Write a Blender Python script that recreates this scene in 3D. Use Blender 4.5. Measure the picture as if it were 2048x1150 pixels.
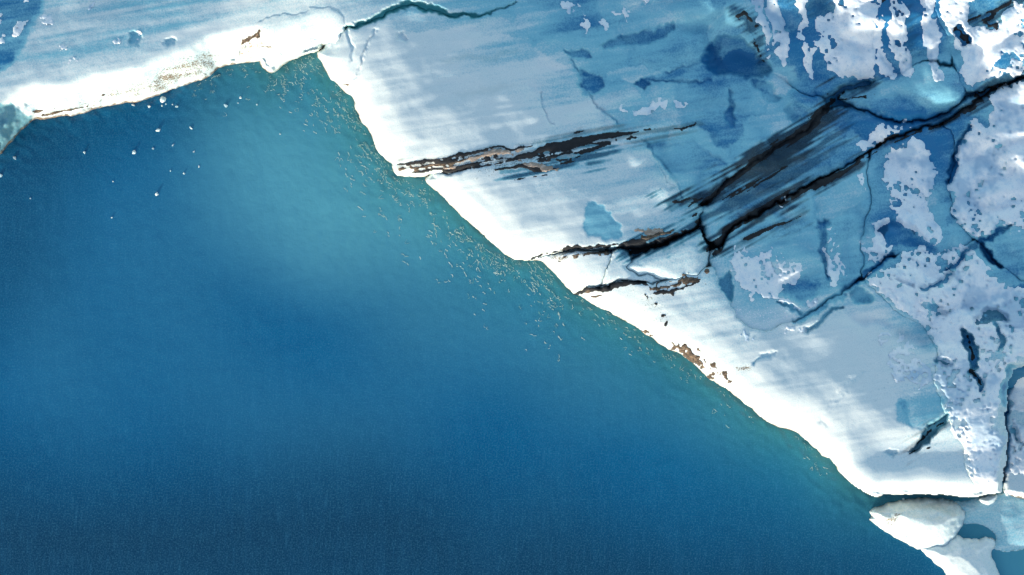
import bpy, math, random
import numpy as np

# ------------------------------------------------------------------ scene, camera, light
for o in list(bpy.data.objects): bpy.data.objects.remove(o)
scene = bpy.context.scene
COL = scene.collection
S = 0.035            # metres on the water per photograph pixel (frame is about 72 m wide)
H = 90.0             # height of the drone above the water
cam_d = bpy.data.cameras.new('camera'); cam = bpy.data.objects.new('camera', cam_d); COL.objects.link(cam)
cam.location = (0, 0, H); cam.rotation_euler = (0, 0, 0)
cam_d.sensor_width = 36.0; cam_d.lens = 36.0 * H / (2048 * S)
cam_d.clip_start = 0.5; cam_d.clip_end = 5000
scene.camera = cam

SUN_EL = math.radians(9.0); SUN_AZ = (-0.50, -0.866)
world = bpy.data.worlds.new('World'); scene.world = world; world.use_nodes = True
wn = world.node_tree.nodes; wl = world.node_tree.links; wn.clear()
sky = wn.new('ShaderNodeTexSky'); sky.sky_type = 'NISHITA'; sky.sun_disc = False
sky.sun_elevation = SUN_EL; sky.sun_rotation = math.atan2(SUN_AZ[0], SUN_AZ[1])
bg = wn.new('ShaderNodeBackground'); bg.inputs['Strength'].default_value = 0.15
wo = wn.new('ShaderNodeOutputWorld')
wl.new(sky.outputs[0], bg.inputs[0]); wl.new(bg.outputs[0], wo.inputs[0])
sun_d = bpy.data.lights.new('sun', 'SUN'); sun_d.energy = 2.0; sun_d.angle = math.radians(1.0); sun_d.color = (1.0, 0.92, 0.80)
sun = bpy.data.objects.new('sun', sun_d); COL.objects.link(sun)
from mathutils import Vector
sv = Vector((SUN_AZ[0]*math.cos(SUN_EL), SUN_AZ[1]*math.cos(SUN_EL), math.sin(SUN_EL)))
sun.rotation_euler = sv.to_track_quat('Z', 'Y').to_euler(); sun.location = sv * 200
scene.view_settings.view_transform = 'Standard'; scene.view_settings.look = 'None'
scene.view_settings.exposure = 1.25; scene.view_settings.gamma = 1.0

# ------------------------------------------------------------------ grid in photograph pixels + noise
U0, U1, V0, V1, ST = -160, 2208, -160, 1310, 2
us = np.arange(U0, U1 + 1, ST, dtype=np.float32); vs = np.arange(V0, V1 + 1, ST, dtype=np.float32)
GU, GV = np.meshgrid(us, vs); NV, NU = GU.shape
FX = np.fft.fftfreq(NU, d=ST).astype(np.float32)[None, :]; FY = np.fft.fftfreq(NV, d=ST).astype(np.float32)[:, None]

def noise(seed, su, sv_=None, ang=0.0):
    """gaussian-filtered noise, unit variance; su along the direction ang (degrees, image clockwise), sv_ across"""
    if sv_ is None: sv_ = su
    r = np.random.default_rng(seed).standard_normal((NV, NU)).astype(np.float32)
    a = math.radians(ang); fa = FX*math.cos(a) + FY*math.sin(a); fb = -FX*math.sin(a) + FY*math.cos(a)
    k = np.exp(-2*(math.pi**2)*((fa*su)**2 + (fb*sv_)**2))
    n = np.fft.ifft2(np.fft.fft2(r)*k).real
    return ((n - n.mean())/n.std()).astype(np.float32)

def fbm(seed, s, octs=4, gain=0.5):
    out = np.zeros((NV, NU), np.float32); a = 1.0; t = 0
    for i in range(octs):
        if s/2**i < 1.2: break
        out += a*noise(seed+i*17, s/2**i); t += a*a; a *= gain
    return out/math.sqrt(t)

def blur(f, s):
    k = np.exp(-2*(math.pi**2)*((FX*s)**2 + (FY*s)**2))
    return np.fft.ifft2(np.fft.fft2(f)*k).real.astype(np.float32)

def smooth(a, b, x):
    t = np.clip((x-a)/(b-a), 0, 1); return t*t*(3-2*t)

WU = 2.6*noise(1, 16) + 1.3*noise(2, 5) + 0.7*noise(3, 2.2)
WV = 2.6*noise(4, 16) + 1.3*noise(5, 5) + 0.7*noise(6, 2.2)

def window(pts, m):
    p = np.asarray(pts, np.float32)
    i0 = max(0, int((p[:,1].min()-m-V0)//ST)); i1 = min(NV, int((p[:,1].max()+m-V0)//ST)+2)
    j0 = max(0, int((p[:,0].min()-m-U0)//ST)); j1 = min(NU, int((p[:,0].max()+m-U0)//ST)+2)
    return slice(i0, i1), slice(j0, j1)

def chaikin(p, n=1, closed=True):
    p = np.asarray(p, np.float64)
    for _ in range(n):
        q = np.roll(p, -1, 0) if closed else p[1:]
        a = p if closed else p[:-1]
        r = np.empty((len(a)*2, p.shape[1])); r[0::2] = .8*a+.2*q; r[1::2] = .2*a+.8*q
        if not closed: r = np.vstack([p[:1], r, p[-1:]])
        p = r
    return p

def seg_dist(x, y, ax, ay, bx, by):
    dx, dy = bx-ax, by-ay; L = dx*dx+dy*dy+1e-9
    t = np.clip(((x-ax)*dx+(y-ay)*dy)/L, 0, 1)
    return (x-ax-t*dx)**2+(y-ay-t*dy)**2, t

def poly_sd(pts, w=None, warp=1.0, sm=1):
    """signed distance (positive inside) to a closed polygon over window w"""
    p = chaikin(pts, sm) if sm else np.asarray(pts, float)
    w = w or (slice(0, NV), slice(0, NU))
    x = GU[w] + warp*WU[w]; y = GV[w] + warp*WV[w]
    best = np.full(x.shape, 1e12, np.float32); ins = np.zeros(x.shape, bool)
    for (ax, ay), (bx, by) in zip(p, np.roll(p, -1, 0)):
        ax, ay, bx, by = map(np.float32, (ax, ay, bx, by))
        d, _ = seg_dist(x, y, ax, ay, bx, by); np.minimum(best, d, out=best)
        if ay != by:
            c = ((ay > y) != (by > y)) & (x < (bx-ax)*(y-ay)/(by-ay)+ax); ins ^= c
    d = np.sqrt(best)
    return np.where(ins, d, -d)

def line_t(pts, w, warp=1.0):
    """half width minus distance for a polyline of (u, v, halfwidth)"""
    p = chaikin(pts, 1, False)
    x = GU[w] + warp*WU[w]; y = GV[w] + warp*WV[w]
    best = np.full(x.shape, -1e6, np.float32)
    for a, b in zip(p[:-1], p[1:]):
        d, t = seg_dist(x, y, a[0], a[1], b[0], b[1])
        np.maximum(best, (a[2]+(b[2]-a[2])*t - np.sqrt(d)).astype(np.float32), out=best)
    return best

# ------------------------------------------------------------------ mesh helpers
def to_world(u, v, z):
    k = 1 - z/H                      # the pixel's ray met at height z
    return (u-1024)*S*k, -(v-575)*S*k, z

def heightfield(name, Z, mask, mat, attrs=None, w=None, parent=None):
    """one mesh object from the grid cells whose four corners are in mask"""
    w = w or (slice(0, NV), slice(0, NU))
    cell = mask[:-1,:-1] & mask[1:,:-1] & mask[:-1,1:] & mask[1:,1:]
    if not cell.any(): return None
    use = np.zeros(mask.shape, bool)
    use[:-1,:-1] |= cell; use[1:,:-1] |= cell; use[:-1,1:] |= cell; use[1:,1:] |= cell
    idx = np.full(mask.shape, -1, np.int32); n = int(use.sum()); idx[use] = np.arange(n)
    x, y, z = to_world(GU[w][use], GV[w][use], Z[use])
    co = np.stack([x, y, z], 1).astype(np.float32)
    c = np.array([co[:,0].mean(), co[:,1].mean(), 0.0], np.float32)
    i, j = np.nonzero(cell)
    q = np.stack([idx[i,j], idx[i+1,j], idx[i+1,j+1], idx[i,j+1]], 1).astype(np.int32)
    me = bpy.data.meshes.new(name)
    me.vertices.add(n); me.vertices.foreach_set('co', (co-c).ravel())
    me.loops.add(q.size); me.loops.foreach_set('vertex_index', q.ravel())
    me.polygons.add(len(q)); me.polygons.foreach_set('loop_start', np.arange(0, q.size, 4, dtype=np.int32))
    me.polygons.foreach_set('use_smooth', np.ones(len(q), bool))
    me.update(); me.validate()
    for k, f in (attrs or {}).items():
        a = me.attributes.new(k, 'FLOAT', 'POINT'); a.data.foreach_set('value', f[use].astype(np.float32))
    me.materials.append(mat)
    o = bpy.data.objects.new(name, me); COL.objects.link(o); o.location = c
    if parent:
        o.parent = parent; o.location = c - np.array(parent.location)
    return o

def pieces(mask, small=26):
    """split the grid mask into its connected patches; those too small to pick apart are returned together"""
    cell = mask[:-1,:-1] & mask[1:,:-1] & mask[:-1,1:] & mask[1:,1:]
    todo = set(map(tuple, np.argwhere(cell))); big, crumbs = [], []
    while todo:
        st = [todo.pop()]; comp = list(st)
        while st:
            i, j = st.pop()
            for n in ((i+1,j),(i-1,j),(i,j+1),(i,j-1),(i+1,j+1),(i-1,j-1),(i+1,j-1),(i-1,j+1)):
                if n in todo: todo.remove(n); st.append(n); comp.append(n)
        (big if len(comp) >= small else crumbs).append(comp)
    def grow(comps):
        m = np.zeros(mask.shape, bool); a = np.array([c for k in comps for c in k])
        for di, dj in ((0,0),(1,0),(0,1),(1,1)): m[a[:,0]+di, a[:,1]+dj] = True
        return m
    return [grow([c]) for c in big], grow(crumbs) if crumbs else None

def layer(name, crumb_name, Z, mask, mat, w, parent_of, inner, attrs=None):
    big, crumbs = pieces(mask)
    for m in big:
        if (m & inner).sum() >= 3: heightfield(name, Z, m, mat, attrs, w, parent_of(w, m & inner))
    if crumbs is not None and (crumbs & inner).sum() >= 3:
        o = heightfield(crumb_name, Z, crumbs, mat, attrs, w, parent_of(w, crumbs & inner))
        if o: o['kind'] = 'stuff'

def tag(o, label=None, cat=None, group=None, kind=None):
    if label: o['label'] = label
    if cat: o['category'] = cat
    if group: o['group'] = group
    if kind: o['kind'] = kind
    return o

# ------------------------------------------------------------------ materials
class NT:
    def __init__(s, name):
        s.m = bpy.data.materials.new(name); s.m.use_nodes = True; s.t = s.m.node_tree
        s.t.nodes.clear(); s.out = s.n('ShaderNodeOutputMaterial'); s.b = s.n('ShaderNodeBsdfPrincipled')
        s.l(s.b.outputs[0], s.out.inputs[0]); s.pos = s.n('ShaderNodeNewGeometry').outputs['Position']
    def n(s, t): return s.t.nodes.new(t)
    def l(s, a, b): s.t.links.new(a, b)
    def attr(s, k):
        a = s.n('ShaderNodeAttribute'); a.attribute_name = k; return a.outputs['Fac']
    def noise(s, scale, detail=3, rough=.55, stretch=None, rot=0, dist=0):
        t = s.n('ShaderNodeTexNoise'); t.inputs['Scale'].default_value = scale; t.inputs['Detail'].default_value = detail
        t.inputs['Roughness'].default_value = rough; t.inputs['Distortion'].default_value = dist
        m = s.n('ShaderNodeMapping'); m.vector_type = 'TEXTURE'
        if stretch: m.inputs['Scale'].default_value = stretch
        m.inputs['Rotation'].default_value = (0, 0, math.radians(rot))
        s.l(s.pos, m.inputs[0]); s.l(m.outputs[0], t.inputs['Vector']); return t.outputs['Fac']
    def ramp(s, f, a, b, c=0., d=1.):
        r = s.n('ShaderNodeMapRange'); r.interpolation_type = 'SMOOTHSTEP'
        for k, x in zip(('From Min','From Max','To Min','To Max'), (a,b,c,d)): r.inputs[k].default_value = x
        s.l(f, r.inputs['Value']); return r.outputs[0]
    def math(s, op, a, b, clamp=False):
        m = s.n('ShaderNodeMath'); m.operation = op; m.use_clamp = clamp
        for i, x in enumerate((a, b)):
            if isinstance(x, (int, float)): m.inputs[i].default_value = x
            else: s.l(x, m.inputs[i])
        return m.outputs[0]
    def mix(s, f, a, b):
        m = s.n('ShaderNodeMix'); m.data_type = 'RGBA'
        for i, x in ((0, f), (6, a), (7, b)):
            if isinstance(x, (int, float)): m.inputs[i].default_value = x
            elif isinstance(x, tuple): m.inputs[i].default_value = (*x, 1)
            else: s.l(x, m.inputs[i])
        return m.outputs[2]
    def bump(s, h, strength, dist, prev=None):
        b = s.n('ShaderNodeBump'); b.inputs['Strength'].default_value = strength; b.inputs['Distance'].default_value = dist
        s.l(h, b.inputs['Height'])
        if prev is not None: s.l(prev, b.inputs['Normal'])
        return b.outputs[0]

def ice_material():
    t = NT('glacier_ice')
    fol = t.noise(1.6, 5, .62, (5.0, .55, 1), 10)           # layering of the ice
    fine = t.noise(9.0, 4, .65); grit = t.noise(22.0, 2, .7)
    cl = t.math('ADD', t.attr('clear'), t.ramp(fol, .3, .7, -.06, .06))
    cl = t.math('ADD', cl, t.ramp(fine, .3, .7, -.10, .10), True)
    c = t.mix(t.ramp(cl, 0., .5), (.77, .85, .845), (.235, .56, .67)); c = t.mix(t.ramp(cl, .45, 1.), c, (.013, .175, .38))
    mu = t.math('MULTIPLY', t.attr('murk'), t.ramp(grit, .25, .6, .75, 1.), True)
    c = t.mix(t.attr('teal'), c, (.030, .25, .26))
    fr = t.ramp(t.math('ADD', t.attr('frost'), t.ramp(fine, .25, .75, -.45, .45)), .42, .62)
    c = t.mix(fr, c, (.84, .87, .91))
    c = t.mix(t.ramp(grit, .35, .65, 0, .16), c, (.10, .22, .32))
    so = t.ramp(t.math('ADD', t.attr('soil_shade'), t.ramp(t.math('ADD', t.math('MULTIPLY', t.math('ADD', grit, fine), .35), t.math('MULTIPLY', fol, .3)), .35, .65, -.5, .5)), .40, .75)
    c = t.mix(so, c, t.mix(fine, (.10, .07, .045), (.26, .19, .12)))
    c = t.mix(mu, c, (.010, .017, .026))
    t.l(c, t.b.inputs['Base Color'])
    t.b.inputs['Roughness'].default_value = .42; t.b.inputs['IOR'].default_value = 1.31
    n = t.bump(fol, .18, .05); n = t.bump(fine, .35, .03, n); n = t.bump(grit, .3, .012, n)
    t.l(n, t.b.inputs['Normal'])
    return t.m

def snow_material():
    t = NT('old_snow')
    a = t.noise(1.3, 4, .6); f = t.noise(14., 3, .7)
    g = t.noise(5., 4, .7); h = t.noise(26., 2, .7)
    c = t.mix(t.ramp(a, .45, .75), (.93, .95, .95), (.64, .78, .87))
    c = t.mix(t.math('MULTIPLY', t.attr('thin'), .62), c, (.24, .46, .64))
    c = t.mix(t.ramp(g, .56, .70, 0, .45), c, (.36, .55, .72))
    c = t.mix(t.ramp(f, .60, .70, 0, .6), c, (.22, .40, .58))
    c = t.mix(t.ramp(h, .35, .65, 0, .22), c, (.45, .55, .68))
    t.l(c, t.b.inputs['Base Color']); t.b.inputs['Roughness'].default_value = .75
    n = t.bump(a, .4, .12); n = t.bump(f, .5, .03, n); t.l(n, t.b.inputs['Normal'])
    return t.m

def debris_material(name, dark, light):
    t = NT(name)
    f = t.noise(6., 5, .7, (2.5, .8, 1), 14); g = t.noise(30., 2, .6)
    c = t.mix(t.ramp(t.math('ADD', t.math('MULTIPLY', f, .7), t.math('MULTIPLY', g, .3)), .45, .68), dark, light)
    t.l(c, t.b.inputs['Base Color']); t.b.inputs['Roughness'].default_value = .8
    n = t.bump(g, .6, .03); t.l(n, t.b.inputs['Normal'])
    return t.m

def water_material():
    t = NT('meltwater')
    st = t.noise(.55, 4, .6, (.5, 4.5, 1), 4)              # wind streaks
    gr = t.noise(9., 3, .75); s2 = t.noise(1.7, 3, .6, (.30, 2.6, 1), -6)
    c = t.mix(t.attr('pale_water'), (.0006, .122, .275), (.10, .37, .48))
    c = t.mix(t.attr('shallow'), c, (.045, .22, .23))
    c = t.mix(t.attr('deep'), c, (.003, .050, .112))
    c = t.mix(t.ramp(st, .45, .75, 0, .06), c, (.03, .22, .44))
    c = t.mix(t.ramp(s2, .50, .78, 0, .16), c, (.05, .26, .44))
    c = t.mix(t.ramp(gr, .44, .74, 0, .36), c, (.08, .30, .44))
    t.l(c, t.b.inputs['Base Color']); t.b.inputs['Roughness'].default_value = .16; t.b.inputs['IOR'].default_value = 1.33
    n = t.bump(t.noise(2.6, 4, .6), .30, .05); n = t.bump(gr, .25, .015, n); t.l(n, t.b.inputs['Normal'])
    return t.m

def glint_material():
    t = NT('ripple_glint'); f = t.attr('lum')
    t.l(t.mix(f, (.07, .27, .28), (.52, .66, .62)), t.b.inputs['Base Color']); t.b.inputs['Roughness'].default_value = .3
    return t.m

M_ICE = ice_material(); M_SNOW = snow_material(); M_WATER = water_material(); M_GLINT = glint_material()
M_DARK = debris_material('dark_grit', (.005, .007, .010), (.014, .019, .026))
M_SAND = debris_material('pale_sand', (.30, .23, .18), (.66, .57, .49))
M_BROWN = debris_material('brown_grit', (.035, .024, .016), (.30, .22, .15))

# ------------------------------------------------------------------ the shore (traced), heights of the ice
COAST = [(-400,440),(-160,380),(0,310),(14,295),(25,281),(33,267),(42,257),(57,246),(67,238),(83,238),(111,236.5),(139,234),(161,229),(178,221),(195,216),
 (236,211),(267,205),(300,197),(328,184),(362,174),(395,163),(417,154),(434,139),(445,134),(475,128),(514,123),(522,136),(534,145),(542,147),
 (556,139),(578,125),(606,111),(631,103.5),(642,97),(646,90),(643,99),(631,106),(636,120),(648,139),(661,161),(673,167),(689,184),(708,199),(709,214),
 (720,239),(737,264),(745,287),(753,300),(773,319),(786,326),(783,333),(789,346),(796,354),(820,354),(845,353),(861,349),(847,357),(861,372),
 (884,395),(909,417),(936,442),(959,461),(978,479.5),(995,498),(1020,516.5),(1056,518.5),(1084,521),(1090,528),(1103,539),(1117,553),(1139,578),
 (1150,589),(1164,592),(1178,604),(1200,618),(1217,624),(1231,634),(1259,643),(1281,657),(1306,674),(1339,696),(1356,703),(1376,720),(1398,738),
 (1417,752),(1437,769),(1461,786),(1487,806),(1523,837),(1552,852),(1586,862),(1612,879),(1633,899),(1669,926),(1678,945),(1697,962),(1723,980),
 (1751,992.5),(1773,989),(1802,991),(1837,990),(1875,989),(1919,992.5),(1954,996),(1992,988),(2012,996),(2060,1004),(2220,1020),(2600,1040),(2600,-500),(-400,-500)]
SDC = poly_sd(COAST, warp=0.55, sm=1)
DM = SDC*S*(1 + 1.6*smooth(1640, 1760, GU)*smooth(850, 930, GV))                                             # metres inland
PROFILE = ([-.3,-.12,0,.05,.16,.5,1.2,2.4,4.5,7.5,11,15,20,26,34,45,90], [-4,-1.6,0,2.4,4.1,4.7,5.15,5.42,5.40,5.0,4.2,3.2,2.1,1.2,.6,.4,.35])
FACE = ([-.3,-.12,0,.05,.16,.5,1.3,2.2,2.5,3.5,6,12,20,90], [-4,-1.6,0,.6,1.1,1.6,2.5,3.3,3.4,3.4,3.15,2.3,1.5,.9])
def profile(P, s=7):
    z = np.interp(DM, *P).astype(np.float32); zb = blur(np.maximum(z, 0), s)
    k = smooth(12, 40, DM/S); return z*(1-k) + zb*k
ZB = profile(PROFILE); ZF = profile(FACE, 4)
fb40, fb12 = fbm(30, 44, 4), fbm(40, 12, 3)
FOLN = noise(50, 60, 3, -9); FOLN2 = noise(51, 90, 8, -14)
rough = smooth(4, 60, SDC)
RELIEF = rough*((.028 + .022*smooth(250, 400, SDC))*fb40 + .008*fb12 + .004*FOLN + .010*FOLN2)
RELIEF += smooth(70, 200, SDC)*(.05 + .10*smooth(1250, 1450, GU))*noise(64, 46)
inland = smooth(300, 620, SDC + 25*noise(55, 60))
RELIEF += inland*(.09*fbm(60, 60, 4) + .015*fb12)

CLEAR_SHADE = .06 + .17*smooth(40, 200, SDC) + .34*smooth(230, 480, SDC + 24*noise(56, 50, 12, -14)) + ((.06*FOLN + .05*FOLN2)*(1-.65*inland) + .03*fb40 + .15*inland*fbm(58, 46, 4, .6))*smooth(60, 300, SDC)  # clearness of the ice, with shade of hollows and facets painted in
TEAL = np.zeros_like(SDC); FROST = np.full_like(SDC, -.2); SOIL = np.zeros_like(SDC)
CARVE = np.zeros_like(SDC)

def blob(field, pts, amount, feather, sm=2, warp=1.5, mode='add'):
    w = window(pts, feather*1.5+8); s = smooth(-feather*.5, feather*.5, poly_sd(pts, w, warp, sm))
    if mode == 'add': field[w] += amount*s
    else: field[w] = field[w]*(1-s) + amount*s

# broad differences in how clear the ice is
blob(CLEAR_SHADE, [(-170,-170),(90,-170),(90,0),(75,45),(45,95),(8,140),(-170,170)], .75, 14, mode='set')
blob(CLEAR_SHADE, [(90,-170),(1050,-170),(1000,20),(700,60),(420,60),(180,150),(20,170),(90,30)], .05, 70)
blob(CLEAR_SHADE, [(-170,200),(0,206),(30,209),(62,230),(66,242),(30,275),(0,312),(-170,380)], .46, 5, mode='set')
blob(CLEAR_SHADE, [(1400,480),(1500,430),(1720,330),(1740,560),(1600,650),(1470,640)], .02, 60)
blob(CLEAR_SHADE, [(1480,680),(1700,600),(1860,690),(1800,900),(1650,860)], -.22, 90)
blob(CLEAR_SHADE, [(700,60),(1040,70),(1100,115),(1140,150),(1165,185),(1200,215),(1250,258),(1060,290),(800,310),(720,200)], -.15, 7)
blob(CLEAR_SHADE, [(700,60),(900,60),(1050,130),(1083,190),(1084,215),(1110,285),(800,310),(720,200)], -.06, 9)
blob(CLEAR_SHADE, [(870,360),(1100,322),(1280,275),(1310,318),(1340,345),(1362,398),(1300,440),(1250,470),(1050,515)], -.10, 8)
blob(TEAL, [(870,120),(960,108),(1060,106),(1000,118),(900,128)], .16, 14); blob(TEAL, [(900,182),(960,176),(1040,176),(990,190)], .14, 14)
blob(CLEAR_SHADE, [(1490,-160),(1870,-160),(1900,150),(1720,175),(1600,160),(1520,110)], .26, 30)
blob(CLEAR_SHADE, [(1400,-160),(2210,-160),(2210,560),(1900,560),(1740,560),(1460,640),(1430,480),(1400,300)], .10, 80)
blob(CLEAR_SHADE, [(1650,215),(1900,240),(1700,330),(1430,490),(1480,400)], .22, 30)
# hollows: outline, depth in metres, blue tone (clear ice, painted shade), feather
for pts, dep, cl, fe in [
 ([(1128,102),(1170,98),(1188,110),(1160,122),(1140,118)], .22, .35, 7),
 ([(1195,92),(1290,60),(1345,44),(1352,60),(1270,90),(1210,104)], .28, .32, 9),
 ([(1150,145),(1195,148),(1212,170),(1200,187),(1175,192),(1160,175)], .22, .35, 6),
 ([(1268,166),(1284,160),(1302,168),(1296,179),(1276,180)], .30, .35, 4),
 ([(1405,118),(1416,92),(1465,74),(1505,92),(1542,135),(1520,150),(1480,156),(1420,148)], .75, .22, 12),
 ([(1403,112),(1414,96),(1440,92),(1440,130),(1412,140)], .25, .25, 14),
 ([(1166,440),(1180,408),(1206,408),(1232,436),(1252,470),(1200,478),(1164,470)], .03, .46, 6),  # nearly flat: the dark blue paints this hollow's shade
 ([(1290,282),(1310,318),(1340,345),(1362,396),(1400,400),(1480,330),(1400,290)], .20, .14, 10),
 ([(1786,822),(1790,802),(1805,796),(1818,830),(1832,850),(1804,847)], .03, .35, 8),  # nearly flat as well, shade carried by the blue tone
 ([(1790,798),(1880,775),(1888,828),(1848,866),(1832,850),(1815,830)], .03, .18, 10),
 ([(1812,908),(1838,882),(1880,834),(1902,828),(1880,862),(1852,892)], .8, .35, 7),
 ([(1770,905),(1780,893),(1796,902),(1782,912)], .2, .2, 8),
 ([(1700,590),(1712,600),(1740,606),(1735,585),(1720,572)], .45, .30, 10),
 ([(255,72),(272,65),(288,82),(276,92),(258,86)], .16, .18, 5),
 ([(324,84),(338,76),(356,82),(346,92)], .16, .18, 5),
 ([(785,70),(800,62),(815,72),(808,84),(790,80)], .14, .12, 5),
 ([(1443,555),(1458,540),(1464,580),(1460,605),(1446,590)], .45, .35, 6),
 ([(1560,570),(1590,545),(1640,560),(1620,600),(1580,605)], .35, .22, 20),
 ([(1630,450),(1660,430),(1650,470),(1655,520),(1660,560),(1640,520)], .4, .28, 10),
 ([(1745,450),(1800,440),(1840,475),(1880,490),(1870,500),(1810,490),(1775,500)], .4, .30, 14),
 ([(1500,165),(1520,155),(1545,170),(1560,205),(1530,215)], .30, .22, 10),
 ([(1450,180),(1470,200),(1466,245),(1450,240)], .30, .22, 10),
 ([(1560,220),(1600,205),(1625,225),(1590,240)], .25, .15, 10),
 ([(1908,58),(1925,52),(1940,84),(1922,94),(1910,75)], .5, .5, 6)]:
    blob(CARVE, pts, -dep, fe); blob(CLEAR_SHADE, pts, cl, fe)
CARVE += .16*fb12*smooth(75, 60, GU)*smooth(200, 214, GV)*smooth(6, 14, SDC)
blob(CARVE, [(456,130),(480,96),(517,66),(548,92),(562,108),(542,150),(518,124)], -.35, 5, sm=0); blob(CARVE, [(560,108),(600,80),(645,88),(606,114),(545,150)], -.30, 5, sm=0)
CLEAR_SHADE += (.09*FOLN + .05*noise(57, 80, 5, -8))*smooth(760, 600, GU)*smooth(60, 120, SDC)
# grooves and cracks: (u, v, half width), depth
GROOVES = [([(1583,645,4),(1640,612,8),(1690,580,8),(1726,563,6)], .28, .35, 0), ([(1612,658,5),(1640,634,6),(1682,612,4)], .4, .3, 0),
 ([(1724,568,5),(1742,545,7),(1786,508,5)], .28, .35, 0), ([(1560,608,3),(1580,620,5),(1602,622,4)], .35, .3, 0),
 ([(1514,724,4),(1530,710,5),(1552,700,2)], .12, .3, 0), ([(752,64,2),(735,95,2),(721,130,2),(712,160,1)], .14, .2, 0),
 ([(692,56,3),(699,88,3),(702,118,2)], .12, .12, 0), ([(1655,850,4),(1640,835,2)], .03, .1, 0), ([(1640,840,4),(1690,780,7),(1730,740,3)], .04, .10, 0),
 ([(1140,118,3),(1150,150,3),(1165,185,3),(1195,215,3),(1240,250,2)], .22, .12, 0), ([(1083,185,2),(1084,215,2),(1110,250,1)], .14, .1, 0),
 ([(1285,160,2),(1350,166,3),(1420,162,3)], .22, .2, 0), ([(1330,145,2),(1380,128,3),(1430,112,2)], .16, .12, 0),
 ([(1290,280,2),(1310,318,3),(1340,345,3),(1360,395,2)], .25, .15, 0),
 ([(690,58,3),(712,50,5),(740,42,6),(772,30,7),(800,16,6),(822,10,6),(850,20,7),(882,32,7),(912,38,6),(950,36,3),(985,26,2),(1035,6,1)], .30, .10, .95),
 ([(1940,260,3),(1912,300,5),(1905,335,7),(1898,362,6)], .5, .3, 0), ([(1958,490,3),(1990,468,6),(2024,448,4)], .5, .4, 0),
 ([(1970,492,5),(1984,515,8),(2000,535,4)], .8, .5, 0), ([(2012,812,4),(2010,765,5),(2014,740,5),(2024,735,4)], .7, .4, 0),
 ([(1919,656,4),(1935,680,11),(1945,705,13),(1944,734,6)], .8, .6, 0), ([(1936,742,5),(1955,758,11),(1962,776,5)], .5, .5, 0),
 ([(1990,650,4),(2000,680,8),(1998,700,3)], .5, .4, 0), ([(1960,640,10),(1985,630,18),(2010,640,8)], .4, .35, 0),
 ([(1900,545,4),(1880,560,7),(1850,580,5)], .45, .35, 0), ([(1895,535,4),(1930,510,6),(1960,495,4)], .45, .35, 0),
 ([(1880,612,6),(1860,620,8),(1890,632,5)], .35, .3, 0), ([(1800,560,5),(1830,575,6)], .3, .25, 0),
 ([(2020,860,8),(2035,880,8)], .4, .35, 0), ([(1880,722,6),(1895,730,8)], .4, .35, 0)]
for pts, dep, cl, te in GROOVES:
    w = window([p[:2] for p in pts], 20); t = line_t(pts, w, 1.3); s = smooth(-3, 4, t)
    CARVE[w] -= dep*s; CLEAR_SHADE[w] += cl*s
    if te: TEAL[w] = np.maximum(TEAL[w], te*smooth(-2, 2, t))
# broken facets of the inland ice: own clearness and tilt, facet shading painted in
fr = np.random.default_rng(77); F1 = np.full_like(SDC, 1e9); F2 = F1.copy(); FO = np.zeros_like(SDC); FT = np.zeros_like(SDC)
fu, fv = GU + 7*noise(140, 30) + 2.5*WU, GV + 7*noise(141, 30) + 2.5*WV
for _ in range(170):
    a, b = fr.uniform(900, U1), fr.uniform(V0, 900); off, ta, tb = fr.normal(), fr.normal(), fr.normal()
    w = window([(a, b)], 260); dx, dy = fu[w]-a, fv[w]-b; c, n = dx*.94-dy*.34, dx*.34+dy*.94
    d = np.hypot(c*.62, n*1.15); lt = d < F1[w]
    F2[w] = np.where(lt, F1[w], np.minimum(F2[w], d)); FO[w] = np.where(lt, off, FO[w]); FT[w] = np.where(lt, (ta*dx+tb*dy)*.0016, FT[w]); F1[w] = np.where(lt, d, F1[w])
edge = F2 - F1; fw = smooth(250, 420, SDC); fa = smooth(150, 330, SDC)*(.45 + .55*smooth(1250, 1450, GU + .4*GV))
CLEAR_SHADE += fw*(.115*FO*smooth(0, 5, edge) + .05*np.exp(-edge/2.2)*(noise(142, 20) > .6) - .06*np.exp(-(edge-9)**2/40.))
BULGE = fa*(blur(.95*(1-np.exp(-np.clip(edge, 0, 200)/24.)) + FT, 7) - .6 + .16*fbm(62, 46, 3))
CLEAR_SHADE = np.clip(CLEAR_SHADE, 0, 1)
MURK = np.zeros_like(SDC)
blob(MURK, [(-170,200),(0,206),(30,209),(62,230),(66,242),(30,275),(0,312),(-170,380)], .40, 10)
MS10, MS28 = noise(130, 34, 1.5, -10), noise(131, 30, 1.5, -29)
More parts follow.
